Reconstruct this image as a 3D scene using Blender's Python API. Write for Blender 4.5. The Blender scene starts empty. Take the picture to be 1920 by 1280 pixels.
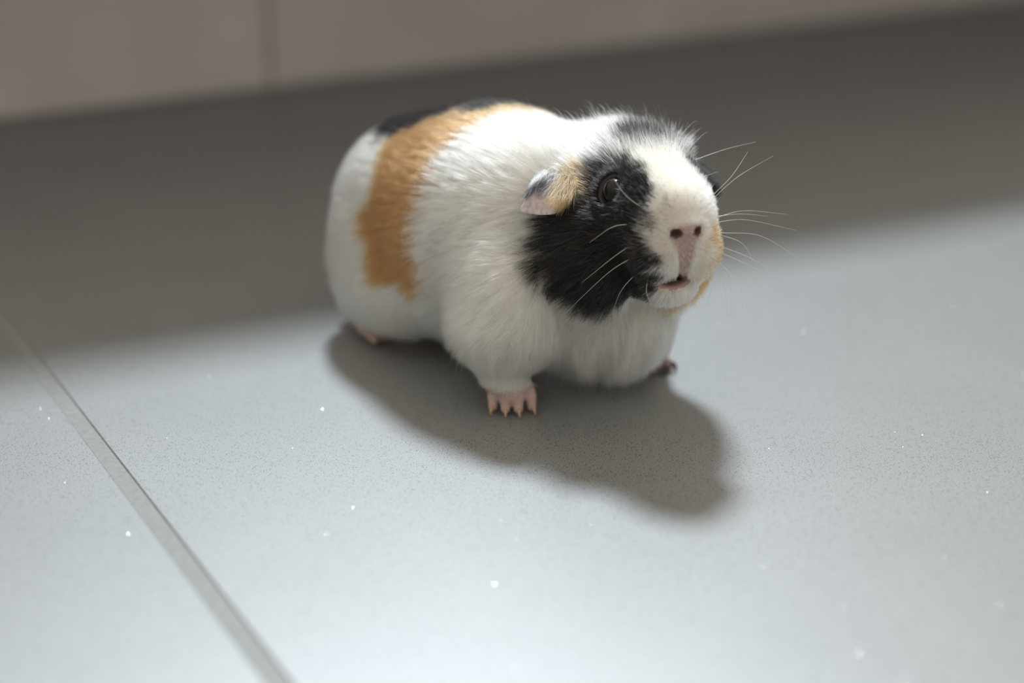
import bpy, math
import numpy as np
from mathutils import Vector, Matrix, kdtree

# ------------------------------------------------------------------ camera, light, exposure
scene = bpy.context.scene
COL = scene.collection
CAM_H, PITCH, FPX = 0.287, math.radians(22.2), 2667.0

cam_data = bpy.data.cameras.new('camera')
cam_data.sensor_width = 36.0
cam_data.lens = FPX / 1920 * 36.0
cam_data.clip_start = 0.01
cam_data.dof.use_dof = True
cam_data.dof.focus_distance = 0.634
cam_data.dof.aperture_fstop = 2.4
cam = bpy.data.objects.new('camera', cam_data)
cam.location = (0, 0, CAM_H)
cam.rotation_euler = (math.pi / 2 - PITCH, 0, 0)
COL.objects.link(cam)
scene.camera = cam

world = bpy.data.worlds.new('world')
scene.world = world
world.use_nodes = True
wnt = world.node_tree
bg = wnt.nodes['Background']
bg.inputs[0].default_value = (1.0, 0.93, 0.81, 1)
# soft overcast dome: three times as bright overhead as at the horizon
w_tc = wnt.nodes.new('ShaderNodeTexCoord'); w_sx = wnt.nodes.new('ShaderNodeSeparateXYZ')
w_mx = wnt.nodes.new('ShaderNodeMath'); w_mx.operation = 'MAXIMUM'; w_mx.inputs[1].default_value = 0.0
w_ma = wnt.nodes.new('ShaderNodeMath'); w_ma.operation = 'MULTIPLY_ADD'
SKY_ZENITH = 1.08
w_ma.inputs[1].default_value = SKY_ZENITH * 2 / 3; w_ma.inputs[2].default_value = SKY_ZENITH / 3
wnt.links.new(w_tc.outputs['Generated'], w_sx.inputs[0]); wnt.links.new(w_sx.outputs['Z'], w_mx.inputs[0])
wnt.links.new(w_mx.outputs[0], w_ma.inputs[0]); wnt.links.new(w_ma.outputs[0], bg.inputs[1])

SUN_AZ, SUN_EL = math.radians(3.5), math.radians(56)      # travel direction: to the right of straight at the camera
sun_data = bpy.data.lights.new('daylight', 'SUN')
sun_data.energy = 3.9
sun_data.color = (0.81, 0.915, 1.0)
sun_data.angle = math.radians(9)
sun = bpy.data.objects.new('daylight', sun_data)
sun_dir = Vector((math.sin(SUN_AZ) * math.cos(SUN_EL), -math.cos(SUN_AZ) * math.cos(SUN_EL), -math.sin(SUN_EL)))
sun.rotation_euler = sun_dir.to_track_quat('-Z', 'Y').to_euler()
sun.location = (-0.5, 2.5, 2.2)
COL.objects.link(sun)

scene.cycles.max_bounces = 14                    # light has to travel through many pale hairs
scene.cycles.glossy_bounces = 11
scene.cycles.transmission_bounces = 14
scene.cycles.diffuse_bounces = 4
scene.view_settings.view_transform = 'Standard'
scene.view_settings.look = 'None'
scene.view_settings.exposure = 0.0
scene.view_settings.gamma = 1.0
scene.view_settings.use_curve_mapping = False

# ------------------------------------------------------------------ helpers
def link(o, parent=None):
    COL.objects.link(o)
    if parent is not None:
        o.parent = parent
    return o

def mesh_obj(name, verts, faces, mat, parent=None, smooth=True):
    me = bpy.data.meshes.new(name)
    me.from_pydata([tuple(map(float, v)) for v in verts], [], [tuple(map(int, f)) for f in faces])
    me.materials.append(mat)
    if smooth:
        me.polygons.foreach_set('use_smooth', [True] * len(me.polygons))
    me.update()
    return link(bpy.data.objects.new(name, me), parent)

def new_mat(name):
    m = bpy.data.materials.new(name)
    m.use_nodes = True
    nt = m.node_tree
    return m, nt, nt.nodes['Principled BSDF']

def node(nt, kind, **kw):
    n = nt.nodes.new(kind)
    for k, v in kw.items():
        setattr(n, k, v)
    return n

def ramp(nt, stops):
    r = node(nt, 'ShaderNodeValToRGB')
    e = r.color_ramp.elements
    while len(e) < len(stops):
        e.new(0.5)
    for el, (p, c) in zip(e, stops):
        el.position = p
        el.color = (*c, 1) if len(c) == 3 else c
    return r

def mixc(nt, a, b, fac, mode='MIX'):
    m = node(nt, 'ShaderNodeMix', data_type='RGBA', blend_type=mode)
    for sock, v in ((m.inputs[0], fac), (m.inputs[6], a), (m.inputs[7], b)):
        if hasattr(v, 'is_linked'):
            nt.links.new(v, sock)
        elif isinstance(v, (tuple, list)):
            sock.default_value = (*v, 1) if len(v) == 3 else v
        else:
            sock.default_value = v
    return m.outputs[2]

# ------------------------------------------------------------------ setting: floor, wall
def floor_material():
    m, nt, b = new_mat('speckled_grey_tile')
    tc = node(nt, 'ShaderNodeTexCoord')
    n1 = node(nt, 'ShaderNodeTexNoise'); n1.inputs['Scale'].default_value = 1900; n1.inputs['Detail'].default_value = 3
    n2 = node(nt, 'ShaderNodeTexNoise'); n2.inputs['Scale'].default_value = 14; n2.inputs['Detail'].default_value = 3
    v = node(nt, 'ShaderNodeTexVoronoi'); v.inputs['Scale'].default_value = 1050
    for t in (n1, n2, v):
        nt.links.new(tc.outputs['Object'], t.inputs['Vector'])
    r1 = ramp(nt, [(0.30, (0.075, 0.076, 0.072)), (0.5, (0.200, 0.206, 0.204)), (0.72, (0.265, 0.272, 0.27))])
    nt.links.new(n1.outputs['Fac'], r1.inputs[0])
    # small dark pits, only in some cells
    r2 = ramp(nt, [(0.27, (1, 1, 1)), (0.46, (0, 0, 0))])
    nt.links.new(v.outputs['Distance'], r2.inputs[0])
    r3 = ramp(nt, [(0.62, (0, 0, 0)), (0.70, (1, 1, 1))])
    nt.links.new(v.outputs['Color'], r3.inputs[0])
    mu = node(nt, 'ShaderNodeMath', operation='MULTIPLY')
    nt.links.new(r2.outputs[0], mu.inputs[0]); nt.links.new(r3.outputs[0], mu.inputs[1])
    c = mixc(nt, r1.outputs[0], (0.045, 0.045, 0.042), mu.outputs[0])
    r4 = ramp(nt, [(0.3, (0.94, 0.94, 0.94)), (0.7, (1.03, 1.03, 1.03))])
    nt.links.new(n2.outputs['Fac'], r4.inputs[0])
    c = mixc(nt, c, r4.outputs[0], 1.0, 'MULTIPLY')
    nt.links.new(c, b.inputs['Base Color'])
    b.inputs['Roughness'].default_value = 0.40
    b.inputs['Specular IOR Level'].default_value = 1.0
    b.inputs['IOR'].default_value = 1.68
    bp = node(nt, 'ShaderNodeBump'); bp.inputs['Strength'].default_value = 0.30; bp.inputs['Distance'].default_value = 0.0003
    nt.links.new(n1.outputs['Fac'], bp.inputs['Height'])
    nt.links.new(bp.outputs[0], b.inputs['Normal'])
    return m

def grout_material():
    m, nt, b = new_mat('grey_grout')
    tc = node(nt, 'ShaderNodeTexCoord')
    n1 = node(nt, 'ShaderNodeTexNoise'); n1.inputs['Scale'].default_value = 300
    nt.links.new(tc.outputs['Object'], n1.inputs['Vector'])
    r1 = ramp(nt, [(0.3, (0.19, 0.195, 0.185)), (0.7, (0.235, 0.24, 0.23))])
    nt.links.new(n1.outputs['Fac'], r1.inputs[0])
    nt.links.new(r1.outputs[0], b.inputs['Base Color'])
    b.inputs['Roughness'].default_value = 0.55
    return m

def wall_material():
    m, nt, b = new_mat('pale_wall_tile')
    tc = node(nt, 'ShaderNodeTexCoord')
    n1 = node(nt, 'ShaderNodeTexNoise'); n1.inputs['Scale'].default_value = 9; n1.inputs['Detail'].default_value = 4
    nt.links.new(tc.outputs['Object'], n1.inputs['Vector'])
    r1 = ramp(nt, [(0.3, (0.64, 0.585, 0.59)), (0.7, (0.74, 0.70, 0.70))])
    nt.links.new(n1.outputs['Fac'], r1.inputs[0])
    nt.links.new(r1.outputs[0], b.inputs['Base Color'])
    b.inputs['Roughness'].default_value = 0.6
    return m

def plain(name, col, rough=0.7, spec=0.5):
    m, nt, b = new_mat(name)
    b.inputs['Base Color'].default_value = (*col, 1)
    b.inputs['Roughness'].default_value = rough
    b.inputs['Specular IOR Level'].default_value = spec
    return m

M_floor, M_grout, M_wall = floor_material(), grout_material(), wall_material()
M_caulk = plain('wall_joint', (0.52, 0.47, 0.465), 0.8)

def bevel_box(sx, sy, sz, bev):
    """box centred in x,y, top at z=0, with a bevelled upper rim"""
    x, y = sx / 2, sy / 2
    v = [(-x, -y, -sz), (x, -y, -sz), (x, y, -sz), (-x, y, -sz),
         (-x, -y, -bev), (x, -y, -bev), (x, y, -bev), (-x, y, -bev),
         (-x + bev, -y + bev, 0), (x - bev, -y + bev, 0), (x - bev, y - bev, 0), (-x + bev, y - bev, 0)]
    f = [(0, 3, 2, 1), (8, 9, 10, 11)]
    for a in (0, 4):
        for i in range(4):
            j = (i + 1) % 4
            f.append((a + i, a + j, a + 4 + j, a + 4 + i))
    return v, f

WALL_ANG = math.radians(31.3)                    # wall direction on the floor
WD = Vector((math.cos(WALL_ANG), math.sin(WALL_ANG), 0))
WN = Vector((math.sin(WALL_ANG), -math.cos(WALL_ANG), 0))   # out of the wall, to the camera side
W0 = Vector((0.0, 1.462, 0))                     # a point on the wall foot

# floor: bedding slab + large tiles, joints at right angles to the wall
TW, JOINT = 1.2, 0.0075
v, f = bevel_box(5.0, 3.6, 0.02, 0.001)
floor_o = mesh_obj('floor', v, f, M_grout, smooth=False)
G0 = Vector((-0.1828, 0.5712, 0))                # a point on the visible joint
floor_o.matrix_world = Matrix.Translation(G0 + Vector((0, 0, -0.0007))) @ Matrix.Rotation(WALL_ANG, 4, 'Z')
floor_o['kind'] = 'structure'
bpy.context.view_layer.update()
tv, tf = bevel_box(TW - JOINT, TW - JOINT, 0.008, 0.0005)
tile_me = bpy.data.meshes.new('floor_tile')
tile_me.from_pydata(tv, [], tf); tile_me.materials.append(M_floor)
wall_y = (W0 - G0).dot(-WN)                      # distance joint point -> wall in tile coordinates
for i in range(-2, 2):
    for j in range(2):
        t = link(bpy.data.objects.new('floor_tile', tile_me), floor_o)
        t.location = ((i + 0.5) * TW, wall_y - 0.006 - (j + 0.5) * TW, 0.0007)

# mica flecks lying in the tile surface, tilted at random
frng = np.random.default_rng(3)
NF = 4500
fc = np.stack([frng.uniform(-0.42, 0.50, NF), frng.uniform(0.40, 1.0, NF), np.full(NF, 0.00012)], 1)
fn = np.stack([frng.normal(size=NF) * 0.20, frng.normal(size=NF) * 0.20, np.ones(NF)], 1)
fn /= np.linalg.norm(fn, axis=1)[:, None]
fa = np.cross(fn, np.array([0.3, 0.9, 0.1])); fa /= np.linalg.norm(fa, axis=1)[:, None]
fb = np.cross(fn, fa)
fs = frng.uniform(0.00006, 0.00015, NF)[:, None]
fv = np.stack([fc + fa * fs, fc + fb * fs, fc - fa * fs, fc - fb * fs], 1).reshape(-1, 3)
M_fleck = plain('mica_fleck', (0.80, 0.82, 0.84), 0.22); M_fleck.node_tree.nodes['Principled BSDF'].inputs['Metallic'].default_value = 1.0
fleck = mesh_obj('mica_fleck', fv, np.arange(NF * 4).reshape(-1, 4), M_fleck, smooth=False)
fleck.parent = floor_o; fleck.matrix_parent_inverse = floor_o.matrix_world.inverted()
fleck['kind'] = 'stuff'

# wall: low core faced with wide tiles
def prism_wall(name, x0, x1, z0, h0, h1, y0, y1, mat, parent=None):
    v = [(x0, y0, z0), (x1, y0, z0), (x1, y1, z0), (x0, y1, z0), (x0, y0, h0), (x1, y0, h1), (x1, y1, h1), (x0, y1, h0)]
    f = [(0, 1, 5, 4), (1, 2, 6, 5), (2, 3, 7, 6), (3, 0, 4, 7), (4, 5, 6, 7), (0, 3, 2, 1)]
    return mesh_obj(name, v, f, mat, parent, smooth=False)

WALL_H, WALL_SLOPE = 0.35, 0.0                   # a low wall, daylight comes in over it; overhang added on top for shade
hz = lambda x: WALL_H + WALL_SLOPE * x
wall = prism_wall('wall_back', -2.4, 2.4, -0.02, hz(-2.4), hz(2.4), 0.009, 0.13, M_caulk)
wall.matrix_world = Matrix.Translation(W0) @ Matrix.Rotation(WALL_ANG, 4, 'Z')
wall['kind'] = 'structure'
JX = -0.262                                       # the visible upright joint
PW = 1.2
for k in range(-2, 2):
    x0, x1 = JX + k * PW + 0.003, JX + (k + 1) * PW - 0.003
    x0, x1 = max(x0, -2.4), min(x1, 2.4)
    prism_wall('wall_tile', x0, x1, 0.004, hz(x0), hz(x1), 0.004, 0.0095, M_wall, wall)
SHADE_LEDGE = lambda x: -(0.392 + 0.105 * x)            # front edge of the added overhang, slanted to place its shadow
lv = [(-2.4, SHADE_LEDGE(-2.4), WALL_H), (2.4, SHADE_LEDGE(2.4), WALL_H), (2.4, 0.14, WALL_H), (-2.4, 0.14, WALL_H)]
lv[0] = (-2.4, min(lv[0][1], -0.03), WALL_H)
lv += [(x, y, WALL_H + 0.03) for x, y, z in lv]
shade_ledge = mesh_obj('added_ledge_1', lv, [(3, 2, 1, 0), (4, 5, 6, 7), (0, 1, 5, 4), (1, 2, 6, 5), (2, 3, 7, 6), (3, 0, 4, 7)], M_wall, smooth=False)  # out of view, added to cast the shaded strip along the wall foot
shade_ledge.matrix_world = wall.matrix_world.copy()
shade_ledge['kind'] = 'structure'

#<<GEO
# ------------------------------------------------------------------ the guinea pig's skin as a distance field
def unit(a):
    a = np.asarray(a, float)
    return a / np.linalg.norm(a)

BO = np.array([0.0376, 0.633, 0.0])               # between the front paws
BF = unit([0.64, -0.77, 0.0]); BL = np.array([-BF[1], BF[0], 0.0]); BU = np.array([0, 0, 1.0])
BM = np.stack([BF, BL, BU])                       # rows: forward, left, up
HN = np.array([0.0752, 0.5808, 0.1012])           # tip of the nose
_yaw, _pit, _rol = math.radians(-70.5), math.radians(6), math.radians(0)
HF = np.array([math.cos(_yaw) * math.cos(_pit), math.sin(_yaw) * math.cos(_pit), math.sin(_pit)])
_l = np.array([-math.sin(_yaw), math.cos(_yaw), 0.0]); _u = np.cross(HF, _l)
HL = _l * math.cos(_rol) + _u * math.sin(_rol); HU = np.cross(HF, HL)
HM = np.stack([HF, HL, HU])
def b2w(p): return np.asarray(p) @ BM + BO
def w2b(p): return (np.asarray(p) - BO) @ BM.T
def h2w(p): return np.asarray(p) @ HM + HN
def w2h(p): return (np.asarray(p) - HN) @ HM.T

VOX = 0.0008
GLO = np.array([-0.205, -0.088, -0.004]); GHI = np.array([0.120, 0.088, 0.150])   # box in body axes
GN = np.ceil((GHI - GLO) / VOX).astype(int)
gx, gy, gz = [(GLO[k] + VOX * np.arange(GN[k])).astype(np.float32) for k in range(3)]
D = np.full(GN, 0.05, np.float32)

def region(c, rad):
    lo = np.clip(np.floor((c - rad - GLO) / VOX).astype(int), 0, GN)
    hi = np.clip(np.ceil((c + rad - GLO) / VOX).astype(int) + 1, 0, GN)
    sl = tuple(slice(a, b) for a, b in zip(lo, hi))
    X, Y, Z = np.meshgrid(gx[sl[0]], gy[sl[1]], gz[sl[2]], indexing='ij')
    return sl, X, Y, Z

def smin(a, b, k):
    h = np.maximum(k - np.abs(a - b), 0) / k
    return np.minimum(a, b) - h * h * k * 0.25

def smax(a, b, k):
    return -smin(-a, -b, k)

def ell(c, r, frame='b', k=0.012, sub=False, rot=None):
    """ellipsoid; centre and radii in the body ('b') or head ('h') frame"""
    c = np.asarray(c, float); r = np.asarray(r, float)
    A = np.eye(3) if frame == 'b' else HM @ BM.T
    cb = c if frame == 'b' else w2b(h2w(c))
    if rot is not None:
        A = rot @ A
    sl, X, Y, Z = region(cb, r.max() + 2 * k + 0.012)
    dx, dy, dz = X - cb[0], Y - cb[1], Z - cb[2]
    A = A.astype(np.float32)
    q = [(A[i, 0] * dx + A[i, 1] * dy + A[i, 2] * dz) for i in range(3)]
    k0 = np.sqrt(sum((q[i] / np.float32(r[i])) ** 2 for i in range(3)))
    k1 = np.sqrt(sum((q[i] / np.float32(r[i] ** 2)) ** 2 for i in range(3)))
    d = k0 * (k0 - 1) / np.maximum(k1, 1e-6)
    D[sl] = smax(D[sl], -d, k) if sub else smin(D[sl], d, k)

def cone(a, b, ra, rb, frame='b', k=0.006, sub=False):
    """tapering capsule"""
    a = np.asarray(a, float); b = np.asarray(b, float)
    if frame == 'h':
        a, b = w2b(h2w(a)), w2b(h2w(b))
    elif frame == 'w':
        a, b = w2b(a), w2b(b)
    sl, X, Y, Z = region((a + b) / 2, np.linalg.norm(b - a) / 2 + max(ra, rb) + 2 * k + 0.006)
    e = b - a
    t = np.clip(((X - a[0]) * e[0] + (Y - a[1]) * e[1] + (Z - a[2]) * e[2]) / (e @ e), 0, 1).astype(np.float32)
    d = np.sqrt((X - a[0] - t * e[0]) ** 2 + (Y - a[1] - t * e[1]) ** 2 + (Z - a[2] - t * e[2]) ** 2) - (ra + (rb - ra) * t)
    D[sl] = smax(D[sl], -d, k) if sub else smin(D[sl], d, k)

def rotz(a):
    c, s = math.cos(a), math.sin(a)
    return np.array([[c, s, 0], [-s, c, 0], [0, 0, 1]])

def roty(a):
    c, s = math.cos(a), math.sin(a)
    return np.array([[c, 0, s], [0, 1, 0], [-s, 0, c]])

# trunk
ell((-0.128, 0.0, 0.064), (0.050, 0.047, 0.048), k=0.02)
ell((-0.090, 0.0, 0.070), (0.060, 0.051, 0.051), k=0.02)
ell((-0.092, 0.0, 0.042), (0.055, 0.045, 0.033), k=0.02)       # belly
ell((-0.062, 0.0, 0.081), (0.046, 0.043, 0.044), k=0.03)
ell((-0.034, 0.000, 0.081), (0.034, 0.035, 0.040), k=0.02)
ell((-0.016, 0.004, 0.046), (0.026, 0.034, 0.028), k=0.02)      # chest
ell((0.004, 0.018, 0.042), (0.022, 0.025, 0.025), k=0.02)
# hind legs and feet
for s in (1, -1):
    ell((-0.122, 0.036 * s, 0.036), (0.032, 0.017, 0.030), k=0.02)
    cone((-0.156, 0.033 * s, 0.009), (-0.132, 0.037 * s, 0.006), 0.0060, 0.0050, k=0.01)
    for q in (-1, 0, 1):
        cone((-0.136, 0.037 * s + 0.004 * q, 0.0055), (-0.120, 0.0380 * s + 0.0055 * q, 0.0035), 0.0032, 0.0024, k=0.002)
# fore legs
for s, pw in ((-1, np.array([-0.001, 0.6165, 0.0])), (1, np.array([0.0680, 0.6640, 0.0]))):
    pb = w2b(pw)
    ell((-0.024, 0.034 * s, 0.050), (0.027, 0.020, 0.034), k=0.012)                 # upper arm
    elbow = np.array([-0.022, 0.038 * s, 0.036])
    wrist = np.array([pb[0] - 0.005, pb[1], 0.019])
    cone(elbow, wrist, 0.0185, 0.0088, k=0.012)
    cone(wrist, np.array([pb[0] + 0.001, pb[1], 0.0095]), 0.0085, 0.0065, k=0.006)

# head
ell((-0.078, 0.0, -0.002), (0.038, 0.034, 0.035), 'h', k=0.012)       # back of the skull, neck
ell((-0.052, 0.0, 0.006), (0.036, 0.0265, 0.0245), 'h', k=0.010)      # skull
for s in (1, -1):
    w = 0.020 if s < 0 else 0.0135
    ell((-0.062, w * s, -0.012), (0.034, 0.0215, 0.027), 'h', k=0.012)             # cheeks
    ell((-0.064, (w + 0.002) * s, -0.026), (0.030, 0.0180, 0.023), 'h', k=0.010)   # jowls
ell((-0.032, 0.0, 0.006), (0.027, 0.0160, 0.0155), 'h', k=0.012)     # bridge of the nose
ell((-0.020, 0.0, -0.005), (0.018, 0.0165, 0.0180), 'h', k=0.012)    # muzzle
for s in (1, -1):
    ell((-0.0130, 0.0085 * s, -0.0118), (0.0098, 0.0098, 0.0110), 'h', k=0.005)   # upper lips
ell((-0.0050, 0.0, 0.0002), (0.0060, 0.0080, 0.0056), 'h', k=0.003)   # nose
ell((-0.024, 0.0, -0.0285), (0.0140, 0.0110, 0.0072), 'h', k=0.012)   # chin
#GEO>>
#<<GEO2
# mouth, nostrils, philtrum, eye sockets
ell((-0.0110, -0.0022, -0.0238), (0.0075, 0.0056, 0.0024), 'h', k=0.002, sub=True)
for s in (1, -1):
    ell((0.0000, 0.0050 * s, -0.0010), (0.0034, 0.0020, 0.0013), 'h', k=0.0015, sub=True)
cone((0.0012, 0, -0.004), (-0.0035, 0, -0.0215), 0.0009, 0.0012, 'h', k=0.002, sub=True)
EYE = {s: np.array([-0.0322, 0.0188 * s, 0.0128]) for s in (1, -1)}
EYE_AX = {s: unit([0.62, 0.72 * s, 0.26]) for s in (1, -1)}
EYE_R = 0.0067
for s in (1, -1):
    ell(EYE[s] + EYE_AX[s] * -0.0012, (0.0078, 0.0078, 0.0078), 'h', k=0.005)
    ell(EYE[s] + EYE_AX[s] * 0.0034, (0.0058, 0.0058, 0.0058), 'h', k=0.0035, sub=True)

# front paws: four toes each, with knuckles; claws are added as parts
CLAWS = []
def paw(wrist_w, tips, knuck_h, r0, r1):
    for tip, kn in tips:
        tip = np.array([*tip, 0.0030]); kn = np.array([*kn, knuck_h])
        mid = kn * 0.45 + tip * 0.55 + np.array([0, 0, 0.0018])
        cone(wrist_w, kn, r0 * 1.25, r0, 'w', k=0.0015)
        cone(kn, mid, r0, r0 * 0.98, 'w', k=0.0012)
        cone(mid, tip, r0 * 0.98, r1, 'w', k=0.0012)
        CLAWS.append((mid, tip))
paw(np.array([-0.0010, 0.6215, 0.0150]),
    [((-0.0092, 0.6140), (-0.0082, 0.6185)), ((-0.0031, 0.6112), (-0.0032, 0.6158)),
     ((0.0030, 0.6110), (0.0024, 0.6158)), ((0.0094, 0.6142), (0.0078, 0.6185))], 0.0095, 0.0028, 0.0022)
paw(np.array([0.0640, 0.6660, 0.0085]),
    [((0.0735, 0.6590), (0.0690, 0.6615)), ((0.0790, 0.6625), (0.0730, 0.6640)),
     ((0.0795, 0.6665), (0.0735, 0.6668)), ((0.0770, 0.6705), (0.0705, 0.6695))], 0.0050, 0.0026, 0.0020)

def surface_nets(V):
    """vectorised naive surface nets: vertices in grid units, quads"""
    S = V < 0
    nx, ny, nz = V.shape
    cnt = np.zeros((nx - 1, ny - 1, nz - 1), np.int8)
    for i in (0, 1):
        for j in (0, 1):
            for k in (0, 1):
                cnt += S[i:nx - 1 + i, j:ny - 1 + j, k:nz - 1 + k]
    act = (cnt > 0) & (cnt < 8)
    I = np.argwhere(act)
    idx = np.full(act.shape, -1, np.int32); idx[act] = np.arange(len(I))
    acc = np.zeros((len(I), 3)); n = np.zeros(len(I))
    corners = [(i, j, k) for i in (0, 1) for j in (0, 1) for k in (0, 1)]
    for a in corners:
        for b in corners:
            if sum(abs(p - q) for p, q in zip(a, b)) == 1 and a < b:
                va = V[I[:, 0] + a[0], I[:, 1] + a[1], I[:, 2] + a[2]]
                vb = V[I[:, 0] + b[0], I[:, 1] + b[1], I[:, 2] + b[2]]
                m = (va < 0) != (vb < 0)
                t = np.where(m, va / np.where(m, va - vb, 1), 0)
                acc += np.where(m[:, None], np.array(a) + t[:, None] * (np.array(b) - np.array(a)), 0)
                n += m
    P = I + acc / n[:, None]
    quads = []
    for ax in range(3):
        o = [1, 1, 1]; o[ax] = 0
        s0 = tuple(slice(o[k], V.shape[k] - 1) for k in range(3))
        s1 = list(s0); s1[ax] = slice(1, V.shape[ax]); s1 = tuple(s1)
        A, B = S[s0], S[s1]
        for sign in (0, 1):
            m = (A & ~B) if sign == 0 else (~A & B)
            E_ = np.argwhere(m) + np.array(o)
            u, w = [k for k in range(3) if k != ax]
            du, dw = np.eye(3, dtype=int)[u], np.eye(3, dtype=int)[w]
            q = [idx[tuple((E_ - x).T)] for x in (du * 0, du, du + dw, dw)]
            if (sign == 0) == (ax != 1):
                q = q[::-1]
            quads.append(np.stack(q, 1))
    Q = np.concatenate(quads)
    return P, Q[:, ::-1]
#GEO2>>
#<<GEO3
# ------------------------------------------------------------------ coat: which way the hair lies, how long it is, what colour
def sstep(a, b, x):
    t = np.clip((x - a) / (b - a), 0, 1)
    return t * t * (3 - 2 * t)

def head_weight(ph):
    return sstep(-0.112, -0.080, ph[:, 0]) * sstep(-0.060, -0.047, ph[:, 2] - 0.15 * np.clip(ph[:, 0] + 0.06, -1, 1))

def flow(p, n):
    """direction the coat lies in at skin points p with normals n"""
    ph, pb = w2h(p), w2b(p)
    wh = head_weight(ph)[:, None]
    v = ph - np.array([0.006, 0, -0.004])
    v /= np.linalg.norm(v, axis=1)[:, None]
    v[:, 0] -= 0.55 * sstep(0.012, 0.05, -ph[:, 0])
    v[:, 2] -= 0.55 * sstep(0.018, 0.05, -ph[:, 0]) * sstep(0.014, -0.012, ph[:, 2])
    v[:, 2] += 0.25 * sstep(0.02, 0.05, -ph[:, 0]) * sstep(0.010, 0.026, ph[:, 2])
    vh = v @ HM
    side = np.clip(np.abs(pb[:, 1]) / 0.045, 0, 1)
    down = 0.15 + 0.50 * side * sstep(0.10, 0.05, pb[:, 2])
    front = sstep(-0.045, 0.0, pb[:, 0]) * sstep(0.095, 0.06, pb[:, 2])
    down = down + 1.6 * front
    vb = -BF * (1 - 0.75 * front)[:, None] - np.array([0, 0, 1.0]) * down[:, None]
    f = vh * wh + vb * (1 - wh)
    f = f - n * (f * n).sum(1)[:, None]
    return f / np.maximum(np.linalg.norm(f, axis=1), 1e-6)[:, None]

NOSE_PAD = [(-7.2, 5.5), (0, 6.6), (7.2, 5.5), (7.8, 1), (4.6, -3.5), (3.3, -12), (3.0, -26), (-3.0, -26), (-3.3, -12), (-4.6, -3.5), (-7.8, 1)]

def hair_len(p):
    ph, pb = w2h(p), w2b(p)
    wh = head_weight(ph)
    dn = np.linalg.norm((ph - np.array([-0.002, 0, -0.004])), axis=1)
    lh = 0.0028 + 0.0030 * sstep(0.014, 0.034, dn) + 0.0080 * sstep(0.034, 0.075, dn)
    lh = lh + 0.0020 * sstep(0.009, 0.015, np.abs(ph[:, 1])) * sstep(-0.036, -0.024, ph[:, 0])
    lh = lh * (1 - 0.45 * sstep(0.014, 0.008, np.minimum(np.linalg.norm(ph - EYE[-1], axis=1), np.linalg.norm(ph - EYE[1], axis=1))))
    lb = 0.0155 - 0.0085 * sstep(0.040, 0.022, pb[:, 2]) * sstep(-0.06, -0.03, pb[:, 0]) * sstep(0.018, 0.030, np.abs(pb[:, 1]))
    lb = lb * (0.35 + 0.65 * sstep(0.012, 0.022, pb[:, 2]))
    lh = np.where(in_poly(head_param(p), NOSE_PAD) & (ph[:, 0] > -0.022), 0.0011, lh)
    return lh * wh + lb * (1 - wh)

def head_param(p):
    q = w2h(p) - np.array([-0.055, 0, -0.004])
    r = np.linalg.norm(q, axis=1)
    return np.stack([np.degrees(np.arctan2(q[:, 1], q[:, 0])), np.degrees(np.arcsin(q[:, 2] / r))], 1)

def body_param(p):
    q = w2b(p)
    return np.stack([q[:, 0] * 1000, np.degrees(np.arctan2(q[:, 1], q[:, 2] - 0.055))], 1)

def in_poly(pts, poly):
    poly = np.asarray(poly, float)
    x, y = pts[:, 0], pts[:, 1]
    c = np.zeros(len(pts), bool)
    j = len(poly) - 1
    for i in range(len(poly)):
        xi, yi = poly[i]; xj, yj = poly[j]
        if yi != yj:
            c ^= ((yi > y) != (yj > y)) & (x < (xj - xi) * (y - yi) / (yj - yi) + xi)
        j = i
    return c
#GEO3>>
rng = np.random.default_rng(7)

def sdfv(p):
    """distance field at world points (trilinear)"""
    q = (w2b(p) - GLO) / VOX
    q = np.clip(q, 0, np.array(D.shape) - 1.001)
    i = q.astype(int); f = (q - i).astype(np.float32)
    out = 0
    for a in (0, 1):
        for b in (0, 1):
            for c in (0, 1):
                w = (f[:, 0] if a else 1 - f[:, 0]) * (f[:, 1] if b else 1 - f[:, 1]) * (f[:, 2] if c else 1 - f[:, 2])
                out = out + w * D[i[:, 0] + a, i[:, 1] + b, i[:, 2] + c]
    return out

def normals(p, e=0.0022):
    g = np.stack([sdfv(p + np.eye(3)[k] * e) - sdfv(p - np.eye(3)[k] * e) for k in range(3)], 1).astype(float)
    return g / np.maximum(np.linalg.norm(g, axis=1), 1e-9)[:, None]

_nk = [(rng.normal(size=(10, 3)), rng.uniform(0, 6.28, (10, 3)), rng.normal(size=(10, 3))) for _ in range(4)]
def vnoise(p, lam, seed=0):
    """smooth vector noise of about unit size with features of size lam"""
    k, ph, am = _nk[seed]
    k = k / np.linalg.norm(k, axis=1)[:, None] * (2 * math.pi / lam) * np.linspace(0.6, 1.4, 10)[:, None]
    return sum(np.sin((p @ k[i])[:, None] + ph[i]) * am[i] for i in range(10)) / 2.2

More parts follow.
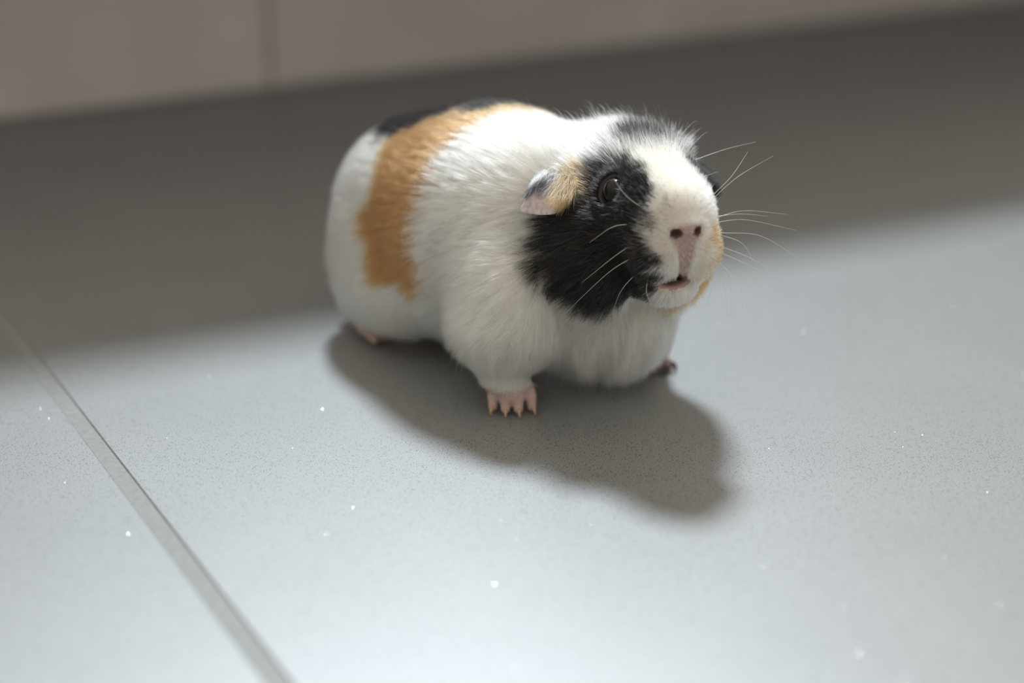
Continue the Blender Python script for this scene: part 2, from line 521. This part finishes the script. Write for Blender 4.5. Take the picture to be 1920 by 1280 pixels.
# coat pattern, in the animal's own coordinates (head: bearing and height in degrees; trunk: mm along, degrees round)
GINGER_SADDLE = [(-113, -23), (-104, -44), (-98, -57), (-107, -68), (-101, -79), (-98, -94), (-93, -99), (-77, -93), (-69, -96),
                 (-62, -98), (-59, -75), (-64, -61), (-58, -47), (-48, -32), (-39, -15), (-34, 1), (-36, 30), (-50, 60),
                 (-74, 50), (-69, -5), (-95, -10), (-104, -18)]
BLACK_RUMP = [(-129, -29), (-112, -28), (-100, -22), (-80, -14), (-58, -6), (-60, 50), (-90, 85), (-140, 80), (-150, 10), (-142, -14)]
BLACK_CHEEK = [(-92, 40), (-90, 27), (-89, 13), (-92, 3), (-94, -7), (-90, -16), (-86, -25), (-79, -36), (-66, -48), (-47, -57),
               (-14, -38), (-9, -27), (-13, -17), (-18, -9), (-19, -2), (-18, 7), (-14, 14), (-14, 24), (-14, 34), (-22, 44),
               (-42, 55), (-66, 54), (-84, 46)]
BLACK_LEFT = [(32, 8), (27, 20), (23, 34), (25, 44), (42, 55), (66, 54), (84, 46), (92, 20), (92, -10), (45, -8)]
GINGER_LEFT = [(13.5, 2), (22, 0), (40, -12), (90, -14), (88, -34), (60, -58), (30, -42), (21, -24), (13.5, -18)]
GINGER_CHIN = [(-12, -44), (10, -42), (40, -42), (51, -54), (51, -68), (0, -60)]
GINGER_EAR = [(-103, 34), (-86, 48), (-68, 40), (-62, 18), (-76, 10), (-90, 14)]

def coat(p, jit=1.0):
    """colour class at skin points: 0 white, 1 black, 2 ginger; plus how cream the white is"""
    n = len(p)
    j = vnoise(p, 0.010, 1) * 1.2 + rng.normal(size=(n, 3)) * 1.0 * jit
    hp = head_param(p) + j[:, :2] * 2.3
    bp = body_param(p) + np.stack([j[:, 0] * 1.3, j[:, 1] * 1.8], 1)
    ph = w2h(p); wh = head_weight(ph) > 0.25
    c = np.zeros(n, int)
    c[in_poly(bp, GINGER_SADDLE) & ~wh] = 2
    c[in_poly(bp, BLACK_RUMP) & ~wh] = 1
    c[in_poly(hp, GINGER_LEFT) & wh] = 2
    rad = np.linalg.norm(ph - np.array([-0.055, 0, -0.004]), axis=1) + j[:, 2] * 0.0009
    c[in_poly(hp, BLACK_CHEEK) & (rad < 0.0555)] = 1
    c[in_poly(hp, BLACK_LEFT) & wh] = 1
    c[in_poly(hp, GINGER_EAR) & wh] = 2
    c[in_poly(hp, GINGER_CHIN) & wh & (ph[:, 0] > -0.06)] = 2
    pj = ph + j * 0.0012
    crown = ((pj[:, 0] + 0.053) / 0.011) ** 2 + ((pj[:, 1] - 0.007) / 0.014) ** 2 < 1
    c[crown & (ph[:, 2] > 0.015)] = 1
    roan = np.exp(-(((ph[:, 0] + 0.046) / 0.011) ** 2 + ((ph[:, 1] + 0.000) / 0.017) ** 2)) * (ph[:, 2] > 0.015)
    c[(c == 0) & (rng.random(n) < 0.40 * roan * jit)] = 1
    c[(c == 1) & (rng.random(n) < 0.14 * roan * jit)] = 0
    ear = in_poly(hp, GINGER_EAR) & wh
    c[ear & (rng.random(n) < 0.25 * jit)] = 1
    cream = np.exp(-(((ph[:, 0] + 0.024) / 0.024) ** 2 + (ph[:, 1] / 0.020) ** 2)) * sstep(-0.008, 0.006, ph[:, 2]) * wh
    return c, cream

# skin mesh with its colour stored per vertex
skin_v, skin_f = surface_nets(D)
skin_v = b2w(GLO + VOX * skin_v)
cls, cream = coat(skin_v, 0.0)
PAL = np.array([(0.70, 0.64, 0.55), (0.015, 0.012, 0.011), (0.40, 0.20, 0.075)])
scol = PAL[cls]
PINK = np.array([0.52, 0.37, 0.335])
ph_, pb_ = w2h(skin_v), w2b(skin_v)
hp_ = head_param(skin_v)
bare = in_poly(hp_, NOSE_PAD) & (ph_[:, 0] > -0.022)
mouth = (((ph_ - np.array([-0.012, -0.002, -0.0240])) / np.array([0.012, 0.0085, 0.0042])) ** 2).sum(1) < 1
nostril = (np.minimum(np.linalg.norm((ph_ - np.array([-0.001, 0.005, -0.0010])) / np.array([1.6, 1, .8]), axis=1),
                      np.linalg.norm((ph_ - np.array([-0.001, -0.005, -0.0010])) / np.array([1.6, 1, .8]), axis=1)) < 0.0028)
foot = pb_[:, 2] < 0.0150 + 0.002 * vnoise(skin_v, 0.012, 2)[:, 0]
soft = np.exp(-((ph_[:, 0] / 0.012) ** 2 + (ph_[:, 1] / 0.0085) ** 2 + ((ph_[:, 2] + 0.004) / 0.016) ** 2))
scol = scol * (1 - 0.75 * soft[:, None]) + PINK * 0.75 * soft[:, None]
scol[bare] = PINK * np.array([0.84, 0.80, 0.80]); scol[foot] = PINK
scol[foot & (pb_[:, 1] > 0.0)] = (0.22, 0.13, 0.11)            # the left paw has dark skin
scol[mouth] = (0.30, 0.17, 0.16)
scol[mouth & (ph_[:, 0] < -0.0125)] = (0.05, 0.03, 0.03)
scol[mouth & (ph_[:, 2] < -0.0252) & (ph_[:, 0] > -0.016)] = (0.42, 0.26, 0.24)
scol[nostril & (ph_[:, 0] < 0.0003)] = (0.07, 0.03, 0.027)

def skin_material():
    m, nt, b = new_mat('skin')
    at = node(nt, 'ShaderNodeAttribute', attribute_name='tint')
    nt.links.new(at.outputs['Color'], b.inputs['Base Color'])
    b.inputs['Roughness'].default_value = 0.6
    b.inputs['Subsurface Weight'].default_value = 0.15
    b.inputs['Subsurface Radius'].default_value = (0.003, 0.0012, 0.0008)
    tc = node(nt, 'ShaderNodeTexCoord')
    n1 = node(nt, 'ShaderNodeTexNoise'); n1.inputs['Scale'].default_value = 1500
    nt.links.new(tc.outputs['Object'], n1.inputs['Vector'])
    bp = node(nt, 'ShaderNodeBump'); bp.inputs['Strength'].default_value = 0.25; bp.inputs['Distance'].default_value = 0.0004
    nt.links.new(n1.outputs['Fac'], bp.inputs['Height']); nt.links.new(bp.outputs[0], b.inputs['Normal'])
    return m

ROOT = link(bpy.data.objects.new('guinea_pig', None))
ROOT.location = tuple(BO); ROOT.empty_display_size = 0.05
ROOT['label'] = 'white, ginger and black guinea pig standing on the grey tiled floor'
ROOT['category'] = 'guinea pig'
bpy.context.view_layer.update()
INV = BO                                                        # parts are stored relative to the base point

M_skin = skin_material()
body = mesh_obj('body', skin_v - INV, skin_f, M_skin, ROOT)
at_ = body.data.attributes.new('tint', 'FLOAT_COLOR', 'POINT')
at_.data.foreach_set('color', np.concatenate([scol, np.ones((len(scol), 1))], 1).astype(np.float32).ravel())

# ------------------------------------------------------------------ fur
def fur_material(name, rough, ior=1.55):
    m = bpy.data.materials.new(name); m.use_nodes = True
    nt = m.node_tree; nt.nodes.clear()
    at = node(nt, 'ShaderNodeAttribute', attribute_name='tint')
    h = node(nt, 'ShaderNodeBsdfHairPrincipled', model='CHIANG', parametrization='COLOR')
    nt.links.new(at.outputs['Color'], h.inputs['Color'])
    h.inputs['Roughness'].default_value = rough
    h.inputs['Radial Roughness'].default_value = 0.55
    h.inputs['IOR'].default_value = ior
    out = node(nt, 'ShaderNodeOutputMaterial')
    nt.links.new(h.outputs[0], out.inputs[0])
    return m

def sample_roots(dens, frac=1.0):
    """random points on the skin; dens(p) in hairs per square mm"""
    tri = np.concatenate([skin_f[:, [0, 1, 2]], skin_f[:, [0, 2, 3]]])
    A, B, Cc = skin_v[tri[:, 0]], skin_v[tri[:, 1]], skin_v[tri[:, 2]]
    area = np.linalg.norm(np.cross(B - A, Cc - A), axis=1) * 0.5 * 1e6
    n = rng.poisson(area * dens((A + B + Cc) / 3) * frac)
    t = np.repeat(np.arange(len(tri)), n)
    u, v = rng.random(len(t)), rng.random(len(t))
    m = u + v > 1; u[m], v[m] = 1 - u[m], 1 - v[m]
    return A[t] + u[:, None] * (B - A)[t] + v[:, None] * (Cc - A)[t]

def density(p):
    ph, pb = w2h(p), w2b(p)
    wh = head_weight(ph)
    L = hair_len(p) * 1000
    dh = np.clip(52 / np.maximum(L, 1.5), 4.5, 16)
    db = np.where(L < 9, 7.0, 3.6) * (1 + 0.5 * sstep(-0.10, -0.03, pb[:, 0]))
    d = dh * wh + db * (1 - wh)
    hp = head_param(p)
    bare = in_poly(hp, NOSE_PAD) & (ph[:, 0] > -0.022)
    mouth = (((ph - np.array([-0.010, -0.002, -0.0240])) / np.array([0.012, 0.0085, 0.0040])) ** 2).sum(1) < 1
    eye = np.minimum(np.linalg.norm(ph - EYE[-1], axis=1), np.linalg.norm(ph - EYE[1], axis=1)) < 0.0080
    d = np.where(bare, 2.2 + 5.0 * (np.abs(ph[:, 1]) > 0.0035) * (ph[:, 2] < -0.004), d)
    nost = np.minimum(np.linalg.norm(ph - np.array([0, 0.005, -0.001]), axis=1), np.linalg.norm(ph - np.array([0, -0.005, -0.001]), axis=1)) < 0.0034
    d = np.where(mouth | eye | nost, 0, d)
    d = d * sstep(0.0105, 0.0175, pb[:, 2])
    return d

NP = 6
FUR_FRAC = 1.0
roots = sample_roots(density, FUR_FRAC)
nrm = normals(roots)
NH = len(roots)
ph_, pb_ = w2h(roots), w2b(roots)
wh = head_weight(ph_)
fl = flow(roots, nrm)
L = hair_len(roots) * rng.uniform(0.72, 1.12, NH)
chest = (1 - wh) * sstep(-0.045, -0.01, pb_[:, 0]) * sstep(0.06, 0.035, pb_[:, 2]) * sstep(0.004, 0.016, pb_[:, 1] + 0.03)
L = L * (1 + 0.35 * chest * rng.random(NH))
L[rng.random(NH) < 0.02] *= 1.35
top = wh * sstep(0.016, 0.028, ph_[:, 2]) * sstep(-0.095, -0.07, ph_[:, 0]) * sstep(-0.018, -0.035, ph_[:, 0])
fly = (rng.random(NH) < 0.04 * top)
L = L * (1 + 0.15 * top) * np.where(fly, rng.uniform(1.1, 1.7, NH), 1)
tuft = np.exp(-(((ph_ - np.array([-0.044, 0.017, 0.024])) / np.array([0.010, 0.008, 0.009])) ** 2).sum(1))
L = L * (1 + 0.7 * tuft)
fl = fl + HL * (0.9 * tuft)[:, None] + HU * (0.25 * tuft)[:, None]
clumpn = vnoise(roots, 0.006, 0) * 0.10 + vnoise(roots, 0.020, 3) * 0.10
fl = fl + clumpn + rng.normal(size=(NH, 3)) * 0.085
fl -= nrm * (fl * nrm).sum(1)[:, None]
fl /= np.linalg.norm(fl, axis=1)[:, None]
dn = np.linalg.norm(ph_, axis=1)
lift = np.radians(16 + 16 * wh + 22 * wh * sstep(0.045, 0.015, dn) + 14 * wh * sstep(0.018, 0.030, ph_[:, 2]) * sstep(-0.085, -0.05, ph_[:, 0]))
lift = lift + rng.normal(size=NH) * np.radians(4 + 4 * wh) + np.radians(18) * fly * rng.random(NH) + np.radians(16) * tuft
P = np.zeros((NH, NP, 3)); P[:, 0] = roots - nrm * 0.0003
d0 = fl * np.cos(lift)[:, None] + nrm * np.sin(lift)[:, None]
cur = d0.copy()
step = (L / (NP - 1))[:, None]
for i in range(1, NP):
    t = i / (NP - 1)
    P[:, i] = P[:, i - 1] + cur * step
    g = np.array([0, 0, -1.0]) * ((0.08 + 0.50 * chest) * L / 0.012)[:, None]
    cur = cur + g * t - nrm * (0.16 * np.sin(lift))[:, None]
    nn = normals(P[:, i], 0.003)
    sd = sdfv(P[:, i])
    cur = cur - nn * np.minimum((cur * nn).sum(1), 0)[:, None] * (sd < 0.003)[:, None]
    cur /= np.linalg.norm(cur, axis=1)[:, None]
    low = np.minimum(0.0009 + 0.06 * L * t, 0.0022)
    P[:, i] += nn * np.maximum(low - sd, 0)[:, None]
P[:, :, 2] = np.maximum(P[:, :, 2], 0.0008)

# clumping: hairs lean to the nearest guide hair towards their tips
gi = rng.choice(NH, max(NH // 14, 10), replace=False)
kd = kdtree.KDTree(len(gi))
for a_, b_ in enumerate(gi):
    kd.insert(roots[b_], a_)
kd.balance()
near = np.fromiter((gi[kd.find(r)[1]] for r in roots), int, NH)
off = roots[near] - roots
close = np.linalg.norm(off, axis=1) < 0.35 * L
amt = ((0.55 + 0.3 * wh) * close * rng.uniform(0.4, 1.0, NH))[:, None]
for i in range(1, NP):
    t = i / (NP - 1)
    P[:, i] += (P[near, i] - P[:, i]) * amt * t ** 1.5 * 0.6

cls, cream = coat(roots)
cls[(rng.random(NH) < 0.8 * tuft)] = 0
val = rng.normal(1.0, 0.11, NH)[:, None]
tint = np.empty((NH, 3))
WHITE = np.array([0.98, 0.925, 0.765]); CREAM = np.array([0.68, 0.52, 0.37])
wmix = np.clip(cream * rng.uniform(0.3, 1.0, NH), 0, 1)[:, None]
tint[:] = WHITE * (1 - wmix) + CREAM * wmix
nosy = (0.55 * np.exp(-((dn - 0.004) / 0.011) ** 2))[:, None]
tint[:] = tint * (1 - nosy) + np.array([0.82, 0.67, 0.60]) * nosy
tint[cls == 0] *= np.minimum(val, 1.01)[cls == 0]
bl = cls == 1
tint[bl] = np.array([0.005, 0.0045, 0.005])
br = bl & (rng.random(NH) < 0.07)
tint[br] = (0.10, 0.055, 0.03)
gr = cls == 2
tint[gr] = np.array([0.39, 0.18, 0.066]) * val[gr]
pep = (cls == 0) & (wh > 0.5) & (rng.random(NH) < 0.03)
tint[pep] *= 0.3
tint = np.clip(tint, 0.002, 0.97)
r_root = np.where(wh > 0.5, 0.000058 + 0.000014 * sstep(0.045, 0.025, dn), 0.000074) * rng.uniform(0.7, 1.3, NH)
taper = np.array([1.0, 1.0, 0.92, 0.78, 0.55, 0.18])

EAR = np.array([
    [(-0.0574, -0.0254, 0.0189), (-0.0677, -0.0270, 0.0210), (-0.0727, -0.0303, 0.0220), (-0.0736, -0.0348, 0.0213), (-0.0730, -0.0398, 0.0189)],
    [(-0.0474, -0.0311, 0.0152), (-0.0527, -0.0357, 0.0162), (-0.0628, -0.0374, 0.0182), (-0.0629, -0.0426, 0.0182), (-0.0632, -0.0467, 0.0146)],
    [(-0.0433, -0.0349, 0.0109), (-0.0465, -0.0413, 0.0119), (-0.0577, -0.0426, 0.0136), (-0.0581, -0.0476, 0.0135), (-0.0594, -0.0513, 0.0103)],
    [(-0.0440, -0.0388, 0.0063), (-0.0454, -0.0444, 0.0076), (-0.0560, -0.0460, 0.0084), (-0.0560, -0.0505, 0.0088), (-0.0583, -0.0542, 0.0063)],
    [(-0.0456, -0.0418, 0.0034), (-0.0445, -0.0456, 0.0033), (-0.0525, -0.0475, 0.0016), (-0.0542, -0.0524, 0.0025), (-0.0583, -0.0568, 0.0034)]])

# hair growing on the near ear: ginger in front, dark at the middle, white at the back, fine fuzz to the rim
NE = int(5200 * FUR_FRAC)
eu, ev = rng.random(NE) ** 1.25 * 0.97, rng.random(NE)
def ear_pt(u, v):
    a, b = np.clip(u, 0, 0.9999) * 4, np.clip(v, 0, 0.9999) * 4
    i, j = a.astype(int), b.astype(int); fa, fb = (a - i)[:, None], (b - j)[:, None]
    return (EAR[i, j] * (1 - fa) * (1 - fb) + EAR[i + 1, j] * fa * (1 - fb) + EAR[i, j + 1] * (1 - fa) * fb + EAR[i + 1, j + 1] * fa * fb)
e0 = ear_pt(eu, ev)
du = ear_pt(eu + 0.02, ev) - ear_pt(eu - 0.02, ev); dv = ear_pt(eu, ev + 0.02) - ear_pt(eu, ev - 0.02)
du /= np.linalg.norm(du, axis=1)[:, None]; dv /= np.linalg.norm(dv, axis=1)[:, None]
en = np.cross(du, dv); en /= np.linalg.norm(en, axis=1)[:, None]
en *= np.where(en[:, 1] > 0, -1, 1)[:, None]
jv, ju = ev + rng.normal(size=NE) * 0.05, eu + rng.normal(size=NE) * 0.05
ecls = np.where((jv < 0.38) & (ju < 0.68), 2, np.where(ju < 0.30, 0, np.where(ju < 0.52, 1, 0)))
ecls = np.where((ecls == 2) & (rng.random(NE) < 0.18), 1, ecls)
keep = (eu < 0.55) | ((jv < 0.34) & (eu < 0.75)) | (rng.random(NE) < 0.16)
eL = np.where(ecls == 2, 0.0085, np.where(eu < 0.5, 0.0060, 0.0016)) * rng.uniform(0.6, 1.15, NE) * np.where(eu > 0.6, 0.6, 1)
ed = du + 0.25 * dv * (ev - 0.3)[:, None] + rng.normal(size=(NE, 3)) * 0.13
EP = np.zeros((NE, NP, 3)); EP[:, 0] = e0
ecur = ed + en * rng.uniform(0.25, 0.6, NE)[:, None]
for i in range(1, NP):
    ecur /= np.linalg.norm(ecur, axis=1)[:, None]
    EP[:, i] = EP[:, i - 1] + ecur * (eL / (NP - 1))[:, None]
    ecur = ecur - en * 0.09 + np.array([0, 0, -0.06])
FP = EP[::3].copy(); FP[:, :, 1] = 0.027 + (-FP[:, :, 1] - 0.027) * 0.62     # the far ear, all black
FP = h2w(FP.reshape(-1, 3)).reshape(-1, NP, 3)
EP = h2w(EP.reshape(-1, 3)).reshape(NE, NP, 3)
etint = np.where((ecls == 0)[:, None], np.array([0.92, 0.89, 0.84]), np.where((ecls == 1)[:, None], np.array([0.02, 0.018, 0.02]), np.array([0.50, 0.27, 0.11])))
etint = np.clip(etint * rng.normal(1, 0.2, NE)[:, None], 0.003, 0.96)
P = np.concatenate([P, EP[keep], FP]); cls = np.concatenate([cls, ecls[keep], np.ones(len(FP), int)])
tint = np.concatenate([tint, etint[keep], np.full((len(FP), 3), 0.006)])
r_root = np.concatenate([r_root, np.where(eL > 0.003, 0.000052, 0.000028)[keep], np.full(len(FP), 0.00005)])

def make_hair(name, sel, mat, label):
    idx = np.nonzero(sel)[0]
    hc = bpy.data.hair_curves.new(name)
    hc.add_curves([NP] * len(idx))
    pts = (P[idx] - INV).astype(np.float32)
    hc.attributes['position'].data.foreach_set('vector', pts.ravel())
    ra = hc.attributes.get('radius') or hc.attributes.new('radius', 'FLOAT', 'POINT')
    ra.data.foreach_set('value', (r_root[idx][:, None] * taper[None]).astype(np.float32).ravel())
    ca = hc.attributes.new('tint', 'FLOAT_COLOR', 'CURVE')
    ca.data.foreach_set('color', np.concatenate([tint[idx], np.ones((len(idx), 1))], 1).astype(np.float32).ravel())
    hc.materials.append(mat)
    o = link(bpy.data.objects.new(name, hc), ROOT)
    o['kind'] = 'stuff'; o['label'] = label
    return o

make_hair('white_fur', cls == 0, fur_material('white_fur', 0.50), 'white and cream coat hair')
make_hair('black_fur', cls == 1, fur_material('black_fur', 0.34, 1.45), 'glossy black coat hair')
make_hair('ginger_fur', cls == 2, fur_material('ginger_fur', 0.38), 'ginger coat hair')
print('hairs', NH)

# ------------------------------------------------------------------ ears
EAR_ROW = np.array([(0.10, 0.085, 0.085), (0.12, 0.10, 0.10), (0.30, 0.25, 0.26), (0.58, 0.50, 0.51), (0.66, 0.58, 0.58)])

def ear_material():
    m, nt, b = new_mat('ear_skin')
    tc = node(nt, 'ShaderNodeTexCoord')
    at = node(nt, 'ShaderNodeAttribute', attribute_name='tint')
    n1 = node(nt, 'ShaderNodeTexNoise'); n1.inputs['Scale'].default_value = 500; n1.inputs['Detail'].default_value = 4
    nt.links.new(tc.outputs['Object'], n1.inputs['Vector'])
    r = ramp(nt, [(0.35, (0.72, 0.68, 0.68)), (0.6, (1, 1, 1))])
    nt.links.new(n1.outputs['Fac'], r.inputs[0])
    nt.links.new(mixc(nt, at.outputs['Color'], r.outputs[0], 1.0, 'MULTIPLY'), b.inputs['Base Color'])
    b.inputs['Roughness'].default_value = 0.6
    b.inputs['Subsurface Weight'].default_value = 0.25
    b.inputs['Subsurface Radius'].default_value = (0.002, 0.0010, 0.0008)
    bp = node(nt, 'ShaderNodeBump'); bp.inputs['Strength'].default_value = 0.4; bp.inputs['Distance'].default_value = 0.0005
    nt.links.new(n1.outputs['Fac'], bp.inputs['Height']); nt.links.new(bp.outputs[0], b.inputs['Normal'])
    return m
M_ear = ear_material()
for s in (-1, 1):
    E = EAR.copy()
    tn = np.repeat(EAR_ROW[:, None], 5, 1)
    tn[1:, 0] = (0.30, 0.17, 0.14)
    if s > 0:                                                    # the far ear is black and lies close to the head
        E[:, :, 1] = 0.027 + (-E[:, :, 1] - 0.027) * 0.62
        tn[:] = (0.022, 0.018, 0.018)
    g = h2w(E.reshape(-1, 3)) - INV
    faces = [(i * 5 + j, i * 5 + j + 1, (i + 1) * 5 + j + 1, (i + 1) * 5 + j) for i in range(4) for j in range(4)]
    o = mesh_obj('ear', g, faces, M_ear, ROOT)
    ta = o.data.attributes.new('tint', 'FLOAT_COLOR', 'POINT')
    ta.data.foreach_set('color', np.concatenate([tn.reshape(-1, 3), np.ones((25, 1))], 1).astype(np.float32).ravel())
    o['label'] = 'thin drooping pinkish grey ear with a folded front edge' if s < 0 else 'black ear on the far side of the head'
    so = o.modifiers.new('thick', 'SOLIDIFY'); so.thickness = 0.0009; so.offset = 0
    su = o.modifiers.new('smooth', 'SUBSURF'); su.levels = su.render_levels = 3

# ------------------------------------------------------------------ eyes
def eye_material():
    m, nt, b = new_mat('eye_gloss')
    b.inputs['Base Color'].default_value = (0.006, 0.0045, 0.0045, 1)
    b.inputs['Roughness'].default_value = 0.04
    b.inputs['IOR'].default_value = 1.38
    return m
M_eye = eye_material()
M_lid = plain('eyelid', (0.075, 0.060, 0.052), 0.4)
def sphere(c, r, nu=32, nv=20):
    v = [c + np.array([0, 0, r])]
    for i in range(1, nv):
        th = math.pi * i / nv
        v += [c + r * np.array([math.sin(th) * math.cos(2 * math.pi * j / nu), math.sin(th) * math.sin(2 * math.pi * j / nu), math.cos(th)]) for j in range(nu)]
    v.append(c - np.array([0, 0, r]))
    f = [(0, 1 + j, 1 + (j + 1) % nu) for j in range(nu)]
    for i in range(nv - 2):
        for j in range(nu):
            a, b = 1 + i * nu + j, 1 + i * nu + (j + 1) % nu
            f.append((a, a + nu, b + nu, b))
    k = len(v) - 1
    f += [(k, 1 + (nv - 2) * nu + (j + 1) % nu, 1 + (nv - 2) * nu + j) for j in range(nu)]
    return v, f

for s in (-1, 1):
    c = h2w(EYE[s]) - INV
    v, f = sphere(c, EYE_R)
    eye = mesh_obj('eye', v, f, M_eye, ROOT)
    eye['label'] = 'shiny dark eye'
    ax = EYE_AX[s] @ HM
    up = unit(HU - ax * (HU @ ax)); sd = np.cross(ax, up)
    v, f = [], []
    NU, NV = 40, 8
    for i in range(NU):
        a = 2 * math.pi * i / NU
        rad = up * math.sin(a) * 0.0052 + sd * math.cos(a) * 0.0055
        cc = c + rad + ax * (0.0038 - 0.0008 * abs(math.cos(a)))
        rn = unit(rad)
        for j in range(NV):
            b = 2 * math.pi * j / NV
            v.append(cc + 0.00055 * (rn * math.cos(b) + ax * math.sin(b)))
    for i in range(NU):
        for j in range(NV):
            f.append((i * NV + j, ((i + 1) % NU) * NV + j, ((i + 1) % NU) * NV + (j + 1) % NV, i * NV + (j + 1) % NV))
    mesh_obj('eyelid', v, f, M_lid, eye)

# ------------------------------------------------------------------ claws, tongue
M_claw = plain('claw', (0.50, 0.34, 0.20), 0.35)
M_claw_dark = plain('dark_claw', (0.05, 0.04, 0.045), 0.35)
def tube(pts, radii, nseg=8, caps=True):
    pts = np.asarray(pts, float); n = len(pts)
    v, f = [], []
    for i in range(n):
        d = unit(pts[min(i + 1, n - 1)] - pts[max(i - 1, 0)])
        a = unit(np.cross(d, [0.123, 0.35, 0.93])); b = np.cross(d, a)
        for j in range(nseg):
            t = 2 * math.pi * j / nseg
            v.append(pts[i] + radii[i] * (a * math.cos(t) + b * math.sin(t)))
    for i in range(n - 1):
        for j in range(nseg):
            k = (j + 1) % nseg
            f.append((i * nseg + j, i * nseg + k, (i + 1) * nseg + k, (i + 1) * nseg + j))
    f.append(tuple(range(nseg))[::-1]); f.append(tuple((n - 1) * nseg + j for j in range(nseg)))
    return v, f

for q, (mid, tip) in enumerate(CLAWS):
    d = tip - mid; d[2] = 0; d = unit(d)
    p0 = tip + np.array([0, 0, 0.0004]) - d * 0.0004
    pts = [p0, p0 + d * 0.0022 + np.array([0, 0, 0.0002]), p0 + d * 0.0040 + np.array([0, 0, -0.0009]), p0 + d * 0.0049 + np.array([0, 0, -0.0030])]
    pts[-1][2] = max(pts[-1][2], 0.0003)
    v, f = tube(np.array(pts) - INV, [0.00100, 0.00095, 0.00070, 0.00030])
    o = mesh_obj('claw', v, f, M_claw if q < 4 else M_claw_dark, ROOT)

# ------------------------------------------------------------------ whiskers
WHISK = [
    [(-0.0143, -0.0172, 0.0019), (-0.0177, -0.0270, 0.0011), (-0.0237, -0.0359, -0.0062)],
    [(-0.0154, -0.0180, -0.0065), (-0.0181, -0.0270, -0.0125), (-0.0285, -0.0381, -0.0251)],
    [(-0.0135, -0.0177, -0.0116), (-0.0203, -0.0288, -0.0199), (-0.0437, -0.0410, -0.0432)],
    [(-0.0168, -0.0150, -0.0191), (-0.0241, -0.0209, -0.0297), (-0.0369, -0.0208, -0.0453)],
    [(-0.0089, -0.0140, -0.0187), (-0.0092, -0.0155, -0.0269), (-0.0085, -0.0133, -0.0338)],
    [(-0.0116, -0.0141, 0.0081), (-0.0134, -0.0224, 0.0147), (-0.0203, -0.0255, 0.0215)],
    [(-0.0335, -0.0173, 0.0227), (-0.0297, -0.0214, 0.0274), (-0.0367, -0.0219, 0.0293)],
    [(-0.0360, 0.0187, 0.0228), (-0.0357, 0.0362, 0.0269), (-0.0409, 0.0545, 0.0281)],
    [(-0.0140, 0.0165, 0.0060), (-0.0137, 0.0191, 0.0097), (-0.0156, 0.0324, 0.0181), (-0.0225, 0.0534, 0.0243)],
    [(-0.0140, 0.0165, 0.0060), (-0.0141, 0.0186, 0.0106), (-0.0167, 0.0295, 0.0182), (-0.0268, 0.0428, 0.0263)],
    [(-0.0140, 0.0165, 0.0015), (-0.0112, 0.0190, 0.0016), (-0.0109, 0.0327, 0.0034), (-0.0136, 0.0562, -0.0011)],
    [(-0.0140, 0.0165, 0.0021), (-0.0111, 0.0197, 0.0023), (-0.0109, 0.0314, 0.0021), (-0.0164, 0.0477, -0.0015)],
    [(-0.0140, 0.0165, 0.0001), (-0.0105, 0.0194, -0.0002), (-0.0095, 0.0333, -0.0005), (-0.0105, 0.0589, -0.0081)],
    [(-0.0140, 0.0165, -0.0035), (-0.0089, 0.0199, -0.0047), (-0.0057, 0.0379, -0.0074), (-0.0067, 0.0589, -0.0203)],
    [(-0.0140, 0.0165, -0.0042), (-0.0086, 0.0198, -0.0056), (-0.0063, 0.0317, -0.0124), (-0.0086, 0.0400, -0.0346)],
    [(-0.0140, 0.0165, -0.0078), (-0.0076, 0.0188, -0.0101), (-0.0043, 0.0333, -0.0170), (-0.0075, 0.0495, -0.0281)],
    [(-0.0140, 0.0165, -0.0096), (-0.0072, 0.0178, -0.0123), (-0.0045, 0.0308, -0.0192), (-0.0096, 0.0444, -0.0267)],
    [(-0.0140, 0.0165, -0.0122), (-0.0067, 0.0163, -0.0156), (-0.0042, 0.0255, -0.0258), (-0.0087, 0.0340, -0.0408)],
    [(-0.0140, 0.0165, -0.0140), (-0.0065, 0.0149, -0.0178), (-0.0053, 0.0203, -0.0278), (-0.0110, 0.0247, -0.0437)],
    [(-0.0140, 0.0165, -0.0148), (-0.0072, 0.0118, -0.0188), (-0.0070, 0.0146, -0.0288), (-0.0151, 0.0165, -0.0395)],
    [(-0.0170, 0.0109, 0.0175), (-0.0194, 0.0179, 0.0188), (-0.0270, 0.0280, 0.0187)],
    [(-0.0140, 0.0165, -0.0113), (-0.0074, 0.0153, -0.0145), (-0.0068, 0.0221, -0.0211), (-0.0129, 0.0280, -0.0342)],
]
M_whisk, nt_, b_ = new_mat('whisker')
b_.inputs['Base Color'].default_value = (0.86, 0.84, 0.80, 1)
b_.inputs['Roughness'].default_value = 0.3
def bez(ctrl, n=10):
    """smooth curve through all control points (Catmull-Rom)"""
    c = np.asarray(ctrl, float)
    c = np.concatenate([[2 * c[0] - c[1]], c, [2 * c[-1] - c[-2]]])
    out = []
    for i in range(1, len(c) - 2):
        for t in np.linspace(0, 1, n, endpoint=False):
            out.append(0.5 * ((2 * c[i]) + (c[i + 1] - c[i - 1]) * t + (2 * c[i - 1] - 5 * c[i] + 4 * c[i + 1] - c[i + 2]) * t * t
                              + (-c[i - 1] + 3 * c[i] - 3 * c[i + 1] + c[i + 2]) * t ** 3))
    out.append(c[-2])
    return np.array(out)
for w in WHISK:
    pts = bez(h2w(np.array(w)) - INV, 6)
    t = np.linspace(0, 1, len(pts))
    v, f = tube(pts, 0.000130 * (1 - 0.75 * t), 5)
    o = mesh_obj('whisker', v, f, M_whisk, ROOT)
